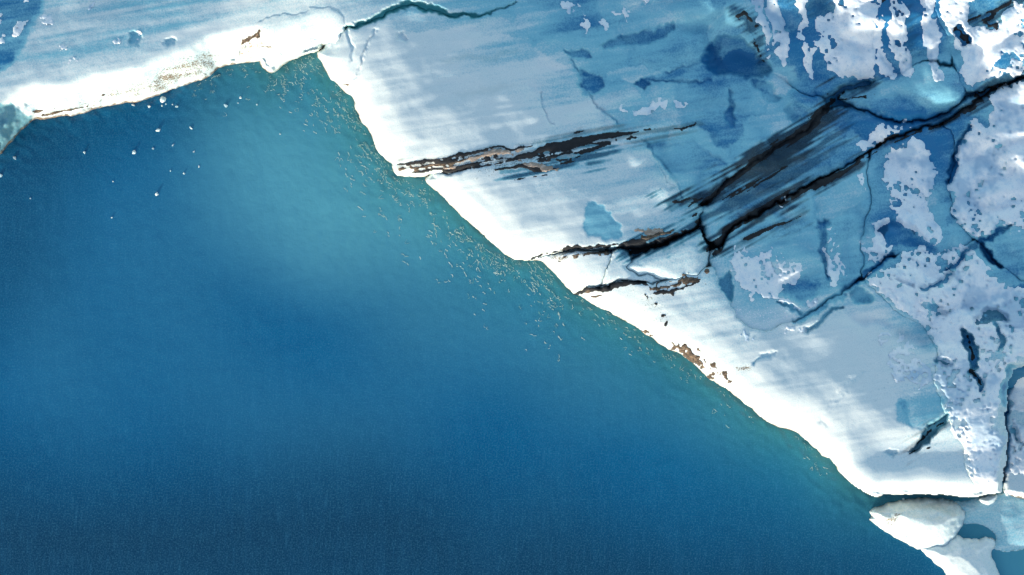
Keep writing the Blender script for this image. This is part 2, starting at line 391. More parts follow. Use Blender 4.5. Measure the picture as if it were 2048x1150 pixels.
for pts, amt, st in [([(800,334,2),(900,328,4),(1000,318,6),(1090,305,12),(1180,292,16),(1260,268,8),(1400,252,2)], .5, MS10), ([(1000,342,3),(1080,338,9),(1180,318,12),(1230,300,3)], .6, MS10),
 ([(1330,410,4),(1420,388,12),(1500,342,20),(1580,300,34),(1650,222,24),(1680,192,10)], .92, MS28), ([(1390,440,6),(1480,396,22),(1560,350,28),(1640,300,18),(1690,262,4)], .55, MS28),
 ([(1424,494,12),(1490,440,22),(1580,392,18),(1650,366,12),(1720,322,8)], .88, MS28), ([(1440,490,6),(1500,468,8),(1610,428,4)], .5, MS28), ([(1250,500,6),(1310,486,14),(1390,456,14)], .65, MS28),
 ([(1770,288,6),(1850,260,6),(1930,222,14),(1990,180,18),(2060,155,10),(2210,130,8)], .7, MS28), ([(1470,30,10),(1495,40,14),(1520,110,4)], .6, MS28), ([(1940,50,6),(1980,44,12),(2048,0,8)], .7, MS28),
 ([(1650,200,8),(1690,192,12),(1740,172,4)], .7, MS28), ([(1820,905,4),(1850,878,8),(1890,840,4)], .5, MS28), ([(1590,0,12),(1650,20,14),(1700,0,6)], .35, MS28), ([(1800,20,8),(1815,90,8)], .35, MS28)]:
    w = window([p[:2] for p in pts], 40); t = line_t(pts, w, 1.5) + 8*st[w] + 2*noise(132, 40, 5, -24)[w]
    MURK[w] = np.maximum(MURK[w], amt*smooth(-12, 9, t)); CLEAR_SHADE[w] = np.maximum(CLEAR_SHADE[w], .75*smooth(-16, 6, t)*(amt > .5))
CLEAR_SHADE = np.clip(CLEAR_SHADE, 0, 1)
# thin soil in the ice near the water and beside the bands
notch = smooth(5.5, 1.0, SDC - 1.2*noise(70, 3)); NOTCH_SHADE = .85*notch  # dark waterline rim: the undercut notch's shadow painted in the soil tone
blob(SOIL, [(60,225),(180,205),(300,150),(420,95),(450,130),(330,175),(200,214),(80,234)], .55, 34)
blob(CLEAR_SHADE, [(40,200),(180,170),(300,130),(420,90),(450,130),(330,178),(200,214),(80,234)], .12, 24)
blob(SOIL, [(480,70),(520,60),(560,100),(545,130),(520,118),(460,120)], .42, 24)
blob(SOIL, [(1180,590),(1300,580),(1360,640),(1330,690),(1230,628)], .22, 24)
blob(SOIL, [(1340,690),(1380,690),(1470,765),(1455,780),(1400,735)], .34, 14)
blob(SOIL, [(1460,738),(1500,730),(1512,738),(1480,746)], .42, 10)
blob(SOIL, [(800,320),(1060,292),(1130,330),(1110,350),(860,345)], .30, 20)
blob(SOIL, [(1095,505),(1240,492),(1240,506),(1100,521)], .46, 8)
blob(SOIL, [(1770,1040),(1790,1030),(1800,1045),(1785,1055)], .44, 14)
# frost crust on the big flats inland
blob(FROST, [(800,318),(930,306),(1050,280),(1100,285),(1000,300),(880,322)], .62, 14)
blob(FROST, [(1470,600),(1570,610),(1600,640),(1590,660),(1500,655),(1450,630)], .55, 20)

# ------------------------------------------------------------------ setting: water and the deep ice under the crevasses
pale_water = np.zeros_like(SDC); deep = np.zeros_like(SDC)
blob(pale_water, [(430,200),(600,190),(760,330),(900,470),(760,500),(600,560),(470,470),(420,340)], .95, 260, warp=0)  # broad lighter patch of the water colour
blob(pale_water, [(600,480),(950,480),(1250,720),(1500,860),(1300,860),(1000,760),(700,640)], .34, 260, warp=0)
blob(pale_water, [(-100,300),(300,300),(500,700),(900,800),(700,1000),(300,900),(0,800)], .14, 300, warp=0)
blob(deep, [(-300,900),(300,980),(700,900),(1000,1000),(1500,1080),(1900,1140),(1900,1500),(-300,1500)], 1.1, 360, warp=0)  # darker bottom: deep water plus lens vignetting painted into the colour
blob(deep, [(-300,250),(150,240),(120,500),(-20,700),(-300,900)], .55, 260, warp=0)
blob(deep, [(60,240),(330,190),(500,150),(420,230),(200,300),(60,330)], .55, 110, warp=0)
blob(pale_water, [(1990,1050),(2230,1040),(2230,1220),(2010,1220),(1985,1120)], 1.3, 60, warp=0); blob(pale_water, [(1900,1020),(2000,1020),(2000,1090),(1910,1090)], .8, 40, warp=0)
pale_water = np.clip(blur(pale_water, 26) + .03*noise(80, 60, 120, 0), 0, 1); deep = np.clip(blur(deep, 40) + .03*noise(81, 60), 0, 1)
shal = np.clip(.85*np.exp(-np.clip(-SDC, 0, None)/70.)*smooth(380, 620, GU + .4*GV), 0, 1)
step = (slice(0, NV, 3), slice(0, NU, 3))
rip = np.exp(-np.clip(-SDC, 0, None)/70.)
WZ = (rip*.012*noise(82, 6, 4, 40) + .004*noise(83, 9, 6, -60)).astype(np.float32)
water = heightfield('water', WZ, SDC < 30, M_WATER, {'pale_water': pale_water, 'deep': deep, 'shallow': shal})
tag(water, kind='structure')
far = bpy.data.meshes.new('water'); R = 1500.
far.from_pydata([(-R,-R,-.05),(R,-R,-.05),(R,R,-.05),(-R,R,-.05)], [], [(0,1,2,3)]); far.materials.append(M_WATER)
fo = bpy.data.objects.new('lake', far); COL.objects.link(fo); tag(fo, kind='structure')

ZU = ZF + (ZB-ZF)*smooth(430, 690, GU)
ZBASE = ZU + RELIEF + np.minimum(BULGE, 0)
BEDZ = np.maximum(ZBASE - 1.7 - 4*smooth(1994, 2010, GU)*smooth(730, 800, GV), -.4)
bed = heightfield('glacier', BEDZ, (SDC > 14), M_ICE, {'clear': np.full_like(SDC, 1.), 'teal': np.full_like(SDC, .25), 'frost': FROST*0-1, 'soil_shade': SDC*0})
tag(bed, kind='structure')

# ------------------------------------------------------------------ the ice slabs
# name, label, outline, gap, rounding (px), drop at the rim (m), lift (m), profile
SL = []
def slab(key, label, pts, gap=1.2, rr=10, drop=.25, lift=0., P=0, warp=1.0, cat='ice slab'):
    SL.append(dict(key=key, label=label, pts=pts, gap=gap, rr=rr, drop=drop, lift=lift, P=P, warp=warp, cat=cat))
FARX, FARY = 2600, -500
slab('sheet', 'broad grey-blue ice sheet along the upper left with a bright face above the water', [(-400,-500),(1090,-500),(1040,5),(985,27),(950,36),(912,37),(882,32),(850,20),(822,10),(800,15),(772,30),(740,42),(712,50),(690,57),(640,120),(430,300),(-400,420)], 1.0, 8, .12, 0, 1)
slab('corner', 'dark blue snow-flecked ice in the top left corner beyond a ridge line', [(-400,-500),(118,-500),(100,0),(84,38),(52,85),(22,122),(2,158),(-20,176),(-400,200)], 2.0, 14, .5, -.5, 1)
slab('lump_a', 'grey rounded ice lump at the left edge just under the bright sheet', [(-300,190),(0,204),(28,208),(44,222),(62,229),(68,240),(58,247),(30,258),(0,252),(-300,262)], 1.0, 16, .7, -.9, 1)
slab('lump_b', 'lowest grey ice lump at the left edge dipping into the water', [(-300,264),(0,258),(30,262),(42,256),(36,268),(28,284),(0,315),(-300,470)], 1.0, 16, .5, -1.2, 1)
slab('wedge', 'small bright white ice wedge jutting into the water at the top of the inlet', [(448,140),(478,96),(517,64),(505,50),(531,33),(595,25),(636,12.5),(664,12.5),(681,22),(689,44),(690,57),(668,74),(648,92),(640,130),(600,170),(520,170)], .8, 10, .16, .05, 1)
slab('main', 'largest pale ice slab, smooth and striped, between the teal crack and the upper dirt band', [(648,92),(668,74),(690,57),(712,50),(740,42),(772,30),(800,15),(822,10),(850,20),(882,32),(912,37),(950,36),(985,27),(1040,5),(1090,-500),(1500,-500),(1490,40),(1500,80),(1524,118),(1545,150),(1577,172),(1621,187),(1647,196),(1646,222),(1600,262),(1540,300),(1480,345),(1400,405),(1365,408),(1330,360),(1300,300),(1270,264),(1200,284),(1100,312),(1000,330),(900,342),(861,349),(830,380),(700,380),(560,200),(600,110)], .8, 24, .55)
slab('shelf', 'blue hollowed ice shelf hung with snow fingers at the top right', [(1500,-500),(1490,40),(1405,100),(1400,164),(1463,160),(1489,158),(1517,152),(1542,161),(1577,172),(1621,187),(1647,196),(1669,187),(1700,177),(1732,164),(1770,168),(1850,120),(1912,120),(1890,60),(1866,10),(1860,-500)], 1.6, 26, .8, -.1)
slab('crest', 'rounded blue ice block below the snow fingers, between two dark cracks', [(1672,194),(1705,180),(1742,170),(1790,150),(1850,128),(1912,134),(1926,177),(1922,196),(1894,218),(1852,237),(1805,247),(1757,231),(1700,214)], 1.5, 46, 1.3, .30)
slab('cap', 'snow-covered ice in the top right corner above the long dark crack', [(1860,-500),(1866,10),(1890,60),(1912,134),(1926,177),(1970,182),(2011,164),(2048,148),(2600,60),(2600,-500)], 2.0, 24, .5, -.05)
slab('strip', 'dark-streaked blue ice strip running diagonally below the rounded block', [(1648,222),(1700,217),(1757,233),(1805,250),(1852,240),(1894,221),(1926,198),(1965,188),(1940,214),(1919,226),(1887,246),(1843,257),(1780,279),(1704,317),(1640,360),(1560,398),(1480,444),(1432,494),(1414,480),(1400,440),(1400,408),(1480,348),(1540,303),(1600,265)], 2.2, 24, .8, -.25)
slab('lower', 'pale ice slab between the upper dirt band and the middle black crack', [(861,349),(900,342),(1000,330),(1100,312),(1200,284),(1270,264),(1300,300),(1330,360),(1365,408),(1400,408),(1400,440),(1385,456),(1330,480),(1290,490),(1262,492),(1240,488),(1180,496),(1120,504),(1056,520),(1000,600),(760,420),(840,357)], .8, 12, .28)
slab('facet', 'four-sided white ice facet at the waterline under the middle black crack', [(1056,521),(1100,510),(1160,505),(1222,502),(1218,524),(1210,548),(1203,574),(1180,580),(1154,590),(1100,600),(1060,560)], .8, 8, .2, -.15)
slab('fold', 'small crumpled ice fold between the white facet and the rounded block', [(1223,502),(1242,492),(1258,500),(1268,522),(1250,536),(1280,546),(1322,559),(1300,565),(1245,560),(1204,574),(1210,548),(1218,524)], .9, 10, .3, -.05)
slab('knob', 'rounded lilac-white ice block wedged under the dark diagonal band', [(1267,520),(1295,506),(1340,488),(1390,460),(1402,460),(1418,494),(1416,531),(1395,546),(1356,554),(1323,560),(1280,546),(1250,536)], 1.2, 36, .9, .1)
slab('pocket', 'teal ice hollow holding lacy snow right of the dark diagonal band', [(1416,531),(1420,500),(1436,500),(1482,450),(1560,403),(1640,366),(1704,324),(1740,300),(1745,409),(1733,439),(1731,486),(1728,539),(1718,566),(1690,582),(1640,612),(1585,645),(1540,660),(1480,650),(1450,600),(1440,560)], 1.6, 30, .8, -.1)
slab('apron', 'long white ice apron sloping to the water along the lower shore', [(1154,590),(1180,581),(1204,576),(1245,562),(1300,567),(1356,556),(1395,548),(1416,533),(1440,560),(1450,600),(1480,650),(1540,660),(1585,645),(1640,612),(1690,582),(1720,568),(1735,567),(1745,583),(1767,599),(1802,633),(1840,652),(1859,675),(1878,700),(1878,719),(1875,763),(1876,785),(1884,815),(1906,853),(1922,879),(1928,917),(1936,945),(1952,978),(1955,1020),(1800,1040),(1600,1000),(1150,640)], .9, 8, .12)
slab('toe', 'bright white ice wedge at the foot of the terrace beside the lower right inlet', [(1866,980),(1868,942),(1880,932),(1902,928),(1926,924),(1938,946),(1954,976),(1990,984),(1990,1010),(1870,1015)], 1.0, 8, .25, -.5)
slab('column', 'snow-crusted ice column right of the vertical crack', [(1740,300),(1757,296),(1780,283),(1843,261),(1887,250),(1905,262),(1912,300),(1906,335),(1896,361),(1898,403),(1912,434),(1931,464),(1953,487),(1920,500),(1870,505),(1800,510),(1786,508),(1742,545),(1728,560),(1728,539),(1731,486),(1733,439),(1745,409)], 1.6, 30, .7, .0)
slab('field', 'wide snowfield on the right edge below the long dark crack', [(1887,250),(1919,228),(1965,196),(2011,174),(2048,160),(2600,70),(2600,700),(2048,564),(2020,545),(1998,531),(1981,509),(1970,490),(1953,487),(1931,464),(1912,434),(1898,403),(1896,361),(1906,335),(1912,300),(1905,262)], 2.0, 24, .6, .05)
slab('terrace', 'snow-blanketed ice terrace above the white apron, pierced by a deep hole', [(1735,567),(1742,546),(1786,509),(1870,506),(1920,501),(1953,489),(1970,491),(1981,509),(1998,531),(2020,545),(2048,564),(2600,700),(2600,760),(2060,720),(2020,735),(2010,765),(2012,810),(1996,830),(2001,850),(2005,917),(2002,955),(2000,990),(1990,1000),(1952,1010),(1952,978),(1936,945),(1928,917),(1922,879),(1906,853),(1884,815),(1876,785),(1875,763),(1878,719),(1878,700),(1859,675),(1840,652),(1802,633),(1767,599),(1745,583)], 1.2, 12, .3, .08)
slab('margin', 'narrow snowy ice margin along the right edge beyond the blue crevasse', [(2600,762),(2060,722),(2024,738),(2015,765),(2017,812),(2006,835),(2008,850),(2012,917),(2010,955),(2012,985),(2040,1010),(2100,1030),(2600,1050)], 2.5, 12, .4, 0, 2)

CRK = np.full_like(SDC, .12)
for val, pts in [(1., [(646,90,5),(668,74,5),(690,57,5)]), (.22, [(690,57,6),(740,42,8),(800,15,8),(850,20,8),(912,37,8),(950,36,3)]), (.8, [(110,-20,6),(84,38,8),(22,122,8),(0,160,8)]),
 (.8, [(448,140,3),(478,96,4),(517,64,4)]), (.35, [(531,33,4),(595,25,4),(664,12,4),(689,50,4)]), (.9, [(-20,204,6),(28,208,8),(66,236,6)]), (.9, [(-20,258,6),(40,256,6)]),
 (.6, [(861,349,5),(880,345,4),(930,338,1)]), (1., [(1056,520,5),(1120,504,6),(1240,488,6),(1262,492,8),(1330,480,6),(1385,456,6),(1402,430,6)]),
 (.9, [(1154,590,5),(1204,576,6),(1245,562,6),(1300,567,5),(1330,560,3)]), (.6, [(1222,502,3),(1210,548,4),(1203,574,4)]), (.6, [(1268,522,5),(1250,536,4),(1280,546,4),(1322,559,3)]),
 (.9, [(1402,445,6),(1418,494,6),(1416,531,5)]), (.6, [(1400,164,4),(1489,158,5),(1517,152,5),(1577,172,6),(1647,196,8)]), (1., [(1647,196,8),(1700,177,8),(1732,164,5)]),
 (.40, [(1400,408,8),(1480,346,8),(1540,302,9),(1600,264,9),(1647,222,9),(1672,194,8)]), (.6, [(1672,194,6),(1700,215,8),(1757,232,8),(1805,248,8),(1852,238,9),(1894,220,9),(1925,198,8)]),
 (.45, [(1430,496,8),(1482,447,8),(1560,400,9),(1640,363,9),(1704,320,9),(1780,281,9),(1843,259,9),(1887,248,9),(1919,227,9),(1965,192,12),(2011,170,10),(2060,155,10),(2210,125,10)]),
 (.25, [(1912,134,4),(1926,177,6)]), (.35, [(1740,300,4),(1745,409,5),(1733,439,7),(1731,486,7),(1728,539,7),(1720,566,7)]), (.6, [(1720,566,6),(1742,546,6),(1786,509,5)]),
 (.5, [(1585,645,4),(1640,612,5),(1690,582,6),(1720,568,6)]), (.45, [(1735,567,5),(1767,599,5),(1802,633,5),(1859,675,5),(1878,719,6)]), (.25, [(1876,785,5),(1906,853,5),(1928,917,5),(1952,978,5)]),
 (.38, [(1905,262,4),(1912,300,5),(1898,361,5),(1898,403,6),(1931,464,6),(1953,487,5),(1970,490,8),(1998,531,9),(2020,545,6),(2048,564,6),(2210,600,6)]),
 (1., [(2210,740,8),(2060,721,8),(2020,736,9),(2012,765,9),(2014,811,9),(2000,832,9),(2004,850,9),(2008,917,10),(2006,955,10),(2006,1000,10)])]:
    w = window([p[:2] for p in pts], 26); CRK[w] = np.maximum(CRK[w], val*smooth(-10, 3, line_t(pts, w, 1.0)))
CRKW = np.clip(np.maximum(CRK, 2.0*blur(CRK-.12, 12)+.12), 0, 1)
ZMAX = np.full_like(SDC, -9.); OWNER = np.full(SDC.shape, -1, np.int16)
ZM = np.clip(.9 + .16*(-.5*(GU-2060) + .866*(GV-950))*S, .35, 3.); ZM = np.minimum(ZM, SDC*.09 + .02)
ZPROF = [ZB + RELIEF + CARVE + BULGE, ZU + RELIEF*.8 + CARVE, ZM + RELIEF*.5 + CARVE]
for i, s in enumerate(SL): s['w'] = window(s['pts'], 40); s['sd'] = poly_sd(s['pts'], s['w'], s['warp'], 1)
def sub(w, inner):                                      # slices of inner relative to w
    return (slice(inner[0].start-w[0].start, inner[0].stop-w[0].start), slice(inner[1].start-w[1].start, inner[1].stop-w[1].start))
slab_obj = {}
for i, s in enumerate(SL):
    w = s['w']; ck = CRK[w]; sd = s['sd'] - s['gap']*ck + 1.2*(1-ck)
    Z = ZPROF[s['P']][w] + s['lift']*smooth(0, 25, SDC[w])
    t = np.clip(sd/s['rr'], 0, 1)
    Z = Z - s['drop']*CRKW[w]*(1-np.sqrt(np.clip(1-(1-t)**2, 0, 1)))*smooth(6, 40, SDC[w])
    Z = np.where(sd < 0, Z + sd*.22, Z)
    Z = np.minimum(Z, np.where(SDC[w] < 0, SDC[w]*.16, 99))
    mask = (sd > -9) & (Z > -1.0)
    o = heightfield('ice_mass', Z, mask, M_ICE, {'clear': CLEAR_SHADE[w], 'teal': TEAL[w], 'frost': FROST[w], 'soil_shade': np.maximum(SOIL[w], NOTCH_SHADE[w]*smooth(2.2, .7, Z)), 'murk': MURK[w]}, w)
    tag(o, s['label'], s['cat'], 'ice slabs of the glacier front'); slab_obj[s['key']] = o
    zz = np.where(mask, Z, -9); top = zz > ZMAX[w]
    ZMAX[w] = np.where(top, zz, ZMAX[w]); ow = OWNER[w]; ow[top] = i
ZS = np.maximum(ZMAX, BEDZ)

def main_owner(w, m):
    v = OWNER[w][m]; v = v[v >= 0]
    return slab_obj[SL[int(np.bincount(v).argmax())]['key']] if len(v) else None

# ------------------------------------------------------------------ snow lying on the slabs
N_ED = .6*noise(90, 8) + .7*noise(91, 3.5) + .5*noise(92, 2); N_HO = .75*noise(95, 3.2) + .6*noise(96, 1.9); N_BIG = fbm(97, 26, 4)
THIN = smooth(.35, 1.7, fbm(98, 34, 4, .6) + .25*N_HO)
def snow(pts, edge=4., holes=2.0, thick=.10, big=5., thr=1.3, warp=1.6):
    w = window(pts, 14); sd = poly_sd(pts, w, warp, 1) + edge*.5*N_ED[w]*1.6 + big*.35*N_BIG[w]
    if holes: sd = np.minimum(sd, (thr + .25 - N_HO[w]*.8 - N_BIG[w]*.7)*7)
    sd = np.minimum(sd, (.40 + CARVE[w])*40)
    t = np.where(sd > 0, thick*(1-np.exp(-sd/7.)) + .012, sd*.02)
    Z = ZS[w] + t + .012*N_HO[w]*np.clip(sd/6, 0, 1)
    m = (t > -.045)
    inn = sd > 0
    if inn.sum() < 4: return
    layer('snow_patch', 'snow_crumbs', Z, m, M_SNOW, w, main_owner, inn, {'thin': THIN[w]})
X = FARX
for a in [
 dict(pts=[(1500,-160),(1530,-160),(1530,0),(1532,60),(1541,106),(1534,110),(1520,75),(1508,35)], big=1, edge=2, holes=.8),
 dict(pts=[(1531,-160),(1558,-160),(1560,0),(1566,40),(1576,65),(1585,95),(1573,98),(1571,138),(1558,138),(1556,112),(1543,100),(1536,50)], big=1, edge=2, holes=.8),
 dict(pts=[(1584,-160),(1616,-160),(1616,0),(1612,50),(1603,88),(1597,50),(1588,0)], big=1, edge=2, holes=.8),
 dict(pts=[(1606,85),(1634,78),(1628,105),(1623,155),(1611,152),(1606,110)], big=1, edge=2, holes=.8),
 dict(pts=[(1672,-160),(1754,-160),(1757,20),(1754,108),(1748,158),(1729,165),(1669,146),(1650,104),(1628,88),(1634,57),(1628,28),(1650,34),(1669,18)], big=2, edge=2, thick=.12),
 dict(pts=[(1770,-160),(1792,-160),(1802,38),(1808,95),(1824,126),(1833,150),(1818,156),(1792,126),(1779,63)], big=1, edge=2, thick=.2),
 dict(pts=[(1756,22),(1770,20),(1774,114),(1792,152),(1760,158),(1753,120)], big=3, holes=3),
 dict(pts=[(1833,-160),(1862,-160),(1868,10),(1878,57),(1881,104),(1892,152),(1875,150),(1855,110),(1837,63)], big=1, edge=2, holes=2.5),
 dict(pts=[(1872,-160),(1960,-160),(1954,0),(1940,35),(1945,55),(1995,57),(2000,25),(2048,20),(2210,20),(2210,110),(2048,120),(2000,116),(1965,163),(1928,170),(1924,142),(1906,98),(1896,60),(1880,25)], thick=.12),
 dict(pts=[(1962,140),(1985,130),(2010,140),(2030,128),(2060,126),(2060,142),(2010,156),(1975,158)], holes=3),
 dict(pts=[(2000,170),(2048,163),(2210,140),(2210,520),(2080,500),(2023,440),(1970,470),(1952,484),(1932,460),(1913,430),(1900,400),(1898,363),(1911,335),(1914,300),(1940,270),(1948,240),(1962,255),(1990,240),(1985,190)], thick=.14, holes=2.0, thr=1.45),
 dict(pts=[(1781,311),(1814,292),(1845,281),(1859,306),(1870,342),(1864,384),(1856,400),(1878,450),(1870,481),(1809,473),(1795,445),(1786,406),(1772,381),(1775,353)], thick=.12, holes=2.4, thr=1.2),
 dict(pts=[(1700,290),(1720,284),(1733,276),(1745,262),(1765,250),(1795,257),(1812,252),(1806,264),(1780,272),(1768,292),(1750,285),(1718,301)], big=3, holes=3, thr=1.0),
 dict(pts=[(1724,342),(1735,332),(1736,384),(1722,382)], big=3, holes=8, thr=.8),
 dict(pts=[(1745,450),(1784,424),(1792,445),(1775,484),(1786,503),(1740,531),(1733,517),(1738,486)], holes=8, thr=.8),
 dict(pts=[(1738,552),(1790,538),(1805,502),(1850,492),(1900,500),(1950,502),(1965,520),(1990,560),(2048,585),(2210,620),(2210,700),(2060,712),(2020,728),(2004,770),(2006,812),(1990,835),(1996,860),(1998,940),(1996,982),(1958,978),(1940,940),(1932,910),(1926,876),(1910,850),(1890,813),(1882,770),(1884,715),(1880,698),(1861,673),(1842,650),(1804,631),(1769,597),(1747,581)], thick=.16, holes=2.2, thr=1.15, big=8),
 dict(pts=[(1454,504),(1478,494),(1510,497),(1549,504),(1596,520),(1609,551),(1602,572),(1572,566),(1565,608),(1527,592),(1489,577),(1463,554)], edge=6, holes=14, thr=.30, big=8, thick=.07),
 dict(pts=[(1640,472),(1659,450),(1675,478),(1685,504),(1691,542),(1675,561),(1659,558),(1653,520)], edge=5, holes=12, thr=.5, thick=.08),
 dict(pts=[(1758,686),(1777,678),(1802,684),(1830,700),(1826,715),(1874,719),(1874,752),(1843,776),(1792,773),(1782,719)], edge=6, holes=14, thr=.30, big=8, thick=.08),
 dict(pts=[(1240,220),(1250,215),(1256,228),(1243,232)], big=1, holes=1), dict(pts=[(1268,222),(1290,209),(1302,210),(1325,194),(1340,212),(1310,216),(1285,222)], big=2, holes=2),
 dict(pts=[(1345,204),(1366,202),(1368,214),(1352,226)], big=2, holes=3), dict(pts=[(1128,10),(1150,4),(1148,30),(1130,28)], big=3, holes=3, thr=.8),
 dict(pts=[(1155,8),(1166,14),(1176,36),(1165,34)], big=2), dict(pts=[(1166,40),(1176,40),(1174,62),(1166,58)], big=3, holes=3), dict(pts=[(1194,40),(1210,34),(1212,52),(1200,53)], big=2, holes=2),
 dict(pts=[(1222,24),(1250,30),(1258,42),(1240,34),(1226,34)], big=2), dict(pts=[(1278,-20),(1302,-20),(1296,11),(1286,6)], big=2),
 dict(pts=[(115,84),(122,84),(140,99),(135,102),(120,92)], big=1), dict(pts=[(228,76),(234,72),(236,88),(230,92)], big=1), dict(pts=[(143,118),(150,122),(152,132),(144,130)], big=1),
 dict(pts=[(265,62),(276,66),(280,76),(272,70)], big=1), dict(pts=[(172,10),(186,9),(184,16),(174,16)], big=1), dict(pts=[(88,34),(93,33),(92,50),(88,48)], big=1),
 dict(pts=[(25,60),(34,50),(44,60),(62,42),(60,52),(46,66),(28,84)], big=2, holes=2), dict(pts=[(-20,70),(6,78),(12,88),(0,95),(-20,90)], big=2, holes=2), dict(pts=[(0,20),(10,30),(10,50),(2,52),(-6,40)], big=2, holes=2),
 dict(pts=[(45,-5),(70,-5),(62,6),(48,6)], big=3, holes=2), dict(pts=[(1566,606),(1584,610),(1606,618),(1590,620),(1572,614)], big=1, holes=0), dict(pts=[(1466,656),(1485,658),(1510,670),(1492,666)], big=1, holes=0),
 dict(pts=[(1558,660),(1590,660),(1612,652),(1610,664),(1580,664)], big=1, holes=1), dict(pts=[(1572,566),(1580,552),(1596,560),(1600,574),(1588,572)], big=2, holes=3, thr=.6), dict(pts=[(1612,596),(1626,592),(1628,604),(1616,606)], big=2, holes=2),
 dict(pts=[(2014,850),(2030,838),(2210,830),(2210,960),(2060,960),(2022,950),(2014,905)], thick=.14, holes=2.4, thr=1.1), dict(pts=[(2024,770),(2050,750),(2210,770),(2210,820),(2050,820),(2022,830)], thick=.14, holes=2.4, thr=1.1),
 dict(pts=[(1560,405),(1568,398),(1580,402),(1570,408)], big=1, holes=2)]:
    snow(**a)

# ------------------------------------------------------------------ grit bands melting out of the ice
ST10, ST25, ST32 = noise(110, 26, 1.6, -10), noise(111, 24, 1.7, -24), noise(112, 24, 1.7, -32)
SPK = noise(115, 2.2)*.8 + .5*noise(116, 5)
def debris(pts, kind='dark', ang=10, amp=3.0, spk=1.0, warp=1.0, on=None):
    w = window([p[:2] for p in pts], 24); st = {10: ST10, 25: ST25, 32: ST32}[ang][w]
    t = line_t(pts, w, warp) + amp*st + spk*SPK[w]
    near = line_t(pts, w, warp) > -10
    sd = np.where(near, t, -9)
    h = np.where(sd > 0, .02 + .05*(1-np.exp(-sd/5.)), sd*.02)
    m = (h > -.045); inn = sd > 0
    if inn.sum() < 4: return
    layer('debris_band', 'loose_grit', ZS[w] + h, m, {'dark': M_DARK, 'brown': M_BROWN, 'sand': M_SAND}[kind], w, (lambda a, b: on) if on else main_owner, inn)
D = debris
D([(880,332,2),(960,316,5),(1020,303,6),(1060,298,3)], 'sand', 10, 3, 2)
D([(1035,326,1),(1065,332,6),(1095,338,8),(1115,342,3)], 'sand', 10, 2.5, 2)
D([(1278,462,3),(1300,462,8),(1316,458,4)], 'sand', 25, 2, 2)
D([(788,329,2),(830,327,4),(880,321,5),(930,312,5),(980,300,3.5),(1030,293,2.5),(1070,291,0)], 'dark', 10, 2.2)
D([(800,339,0),(860,338,2),(900,335,4),(960,327,4),(1020,315,4),(1060,308,6),(1110,299,8),(1160,286,9),(1210,274,8),(1260,265,5),(1310,261,1)], 'dark', 10, 3)
D([(800,336,3),(840,333,4),(900,325,4),(960,314,3),(1010,303,2)], 'brown', 10, 3, 2)
D([(990,340,0),(1040,331,3),(1072,338,6),(1112,341,2)], 'dark', 10, 3)
D([(1080,322,1),(1140,318,6),(1185,304,5),(1220,288,1)], 'dark', 10, 3.5)
D([(1030,359,0),(1100,353,1),(1145,349,0)], 'dark', 10, 1.2)
D([(1290,262,0),(1340,258,1.5),(1400,250,0)], 'dark', 10, 2)
D([(1054,518,0),(1090,507,2.5),(1130,500,4),(1180,494,3),(1238,488,3)], 'dark', 10, 1.0)
D([(1096,517,0),(1130,512,2),(1170,507,2),(1215,503,1)], 'brown', 10, 2.5, 2)
D([(1240,488,5),(1268,492,10),(1300,490,8),(1340,478,8),(1385,458,8),(1400,446,5)], 'dark', 25, 2.5)
D([(1290,474,1),(1312,472,3),(1340,462,1)], 'brown', 25, 3, 2)
D([(1150,589,0),(1190,582,3),(1215,575,5),(1250,566,6),(1280,565,6),(1298,571,4)], 'dark', 10, 1.6)
D([(1165,592,0),(1185,592,1.5),(1205,588,2)], 'brown', 10, 2, 1)
D([(1296,580,4),(1325,574,6),(1350,566,6),(1385,557,5),(1416,543,2)], 'brown', 10, 3, 4)
D([(1300,585,3),(1330,583,4),(1370,572,3),(1416,560,0)], 'dark', 25, 2.5, 3)
D([(1330,412,0),(1365,402,4),(1395,398,2)], 'dark', 25, 2)
D([(1380,410,1.9),(1420,390,4.3),(1470,358,5.0),(1500,334,7.4),(1540,300,9.3),(1580,281,9.9),(1620,252,8.1),(1646,224,8.1),(1662,204,5.6),(1690,184,1.9),(1730,168,0.6)], 'dark', 32, 4)
D([(1395,432,1.9),(1430,412,3.1),(1480,385,4.3),(1530,358,3.1),(1590,326,1.9)], 'dark', 32, 4)
D([(1402,452,1.9),(1408,474,2.5),(1424,490,3.1)], 'dark', 32, 2)
D([(1424,500,5.0),(1450,470,6.8),(1490,435,6.2),(1530,410,6.2),(1580,390,5.6),(1640,370,4.3),(1695,342,2.5),(1722,318,3.1),(1770,289,3.7)], 'dark', 32, 3.5)
D([(1490,474,0.0),(1550,450,1.9),(1605,430,0.0)], 'dark', 25, 2.5)
D([(1660,200,3.7),(1690,205,3.7),(1730,200,1.9),(1760,196,0.0)], 'dark', 10, 3)
D([(1770,288,2.5),(1810,270,3.1),(1843,259,2.5),(1890,248,1.9),(1925,224,5.0),(1960,196,8.1),(1995,178,7.4),(2030,166,3.7),(2060,155,2.5)], 'dark', 25, 3.5)
D([(1475,35,3.7),(1490,25,5.6),(1505,50,3.7)], 'dark', 25, 3)
D([(1500,75,1.2),(1512,92,1.9),(1525,116,0.6)], 'dark', 25, 1.5)
D([(1762,8,3.7),(1765,2,5.0),(1760,-20,3.1)], 'dark', 25, 2)
D([(1940,45,1.9),(1970,38,4.3),(1995,20,3.7),(2040,-4,2.5)], 'dark', 25, 3)
D([(1970,50,3.7),(1995,52,5.0),(1996,70,1.9)], 'dark', 25, 3)
D([(1910,60,2.5),(1922,68,4.3),(1932,84,3.1)], 'dark', 25, 2, 2)
D([(1930,668,0.0),(1938,684,1.9),(1945,704,1.9),(1943,716,0.6)], 'dark', 25, .6)
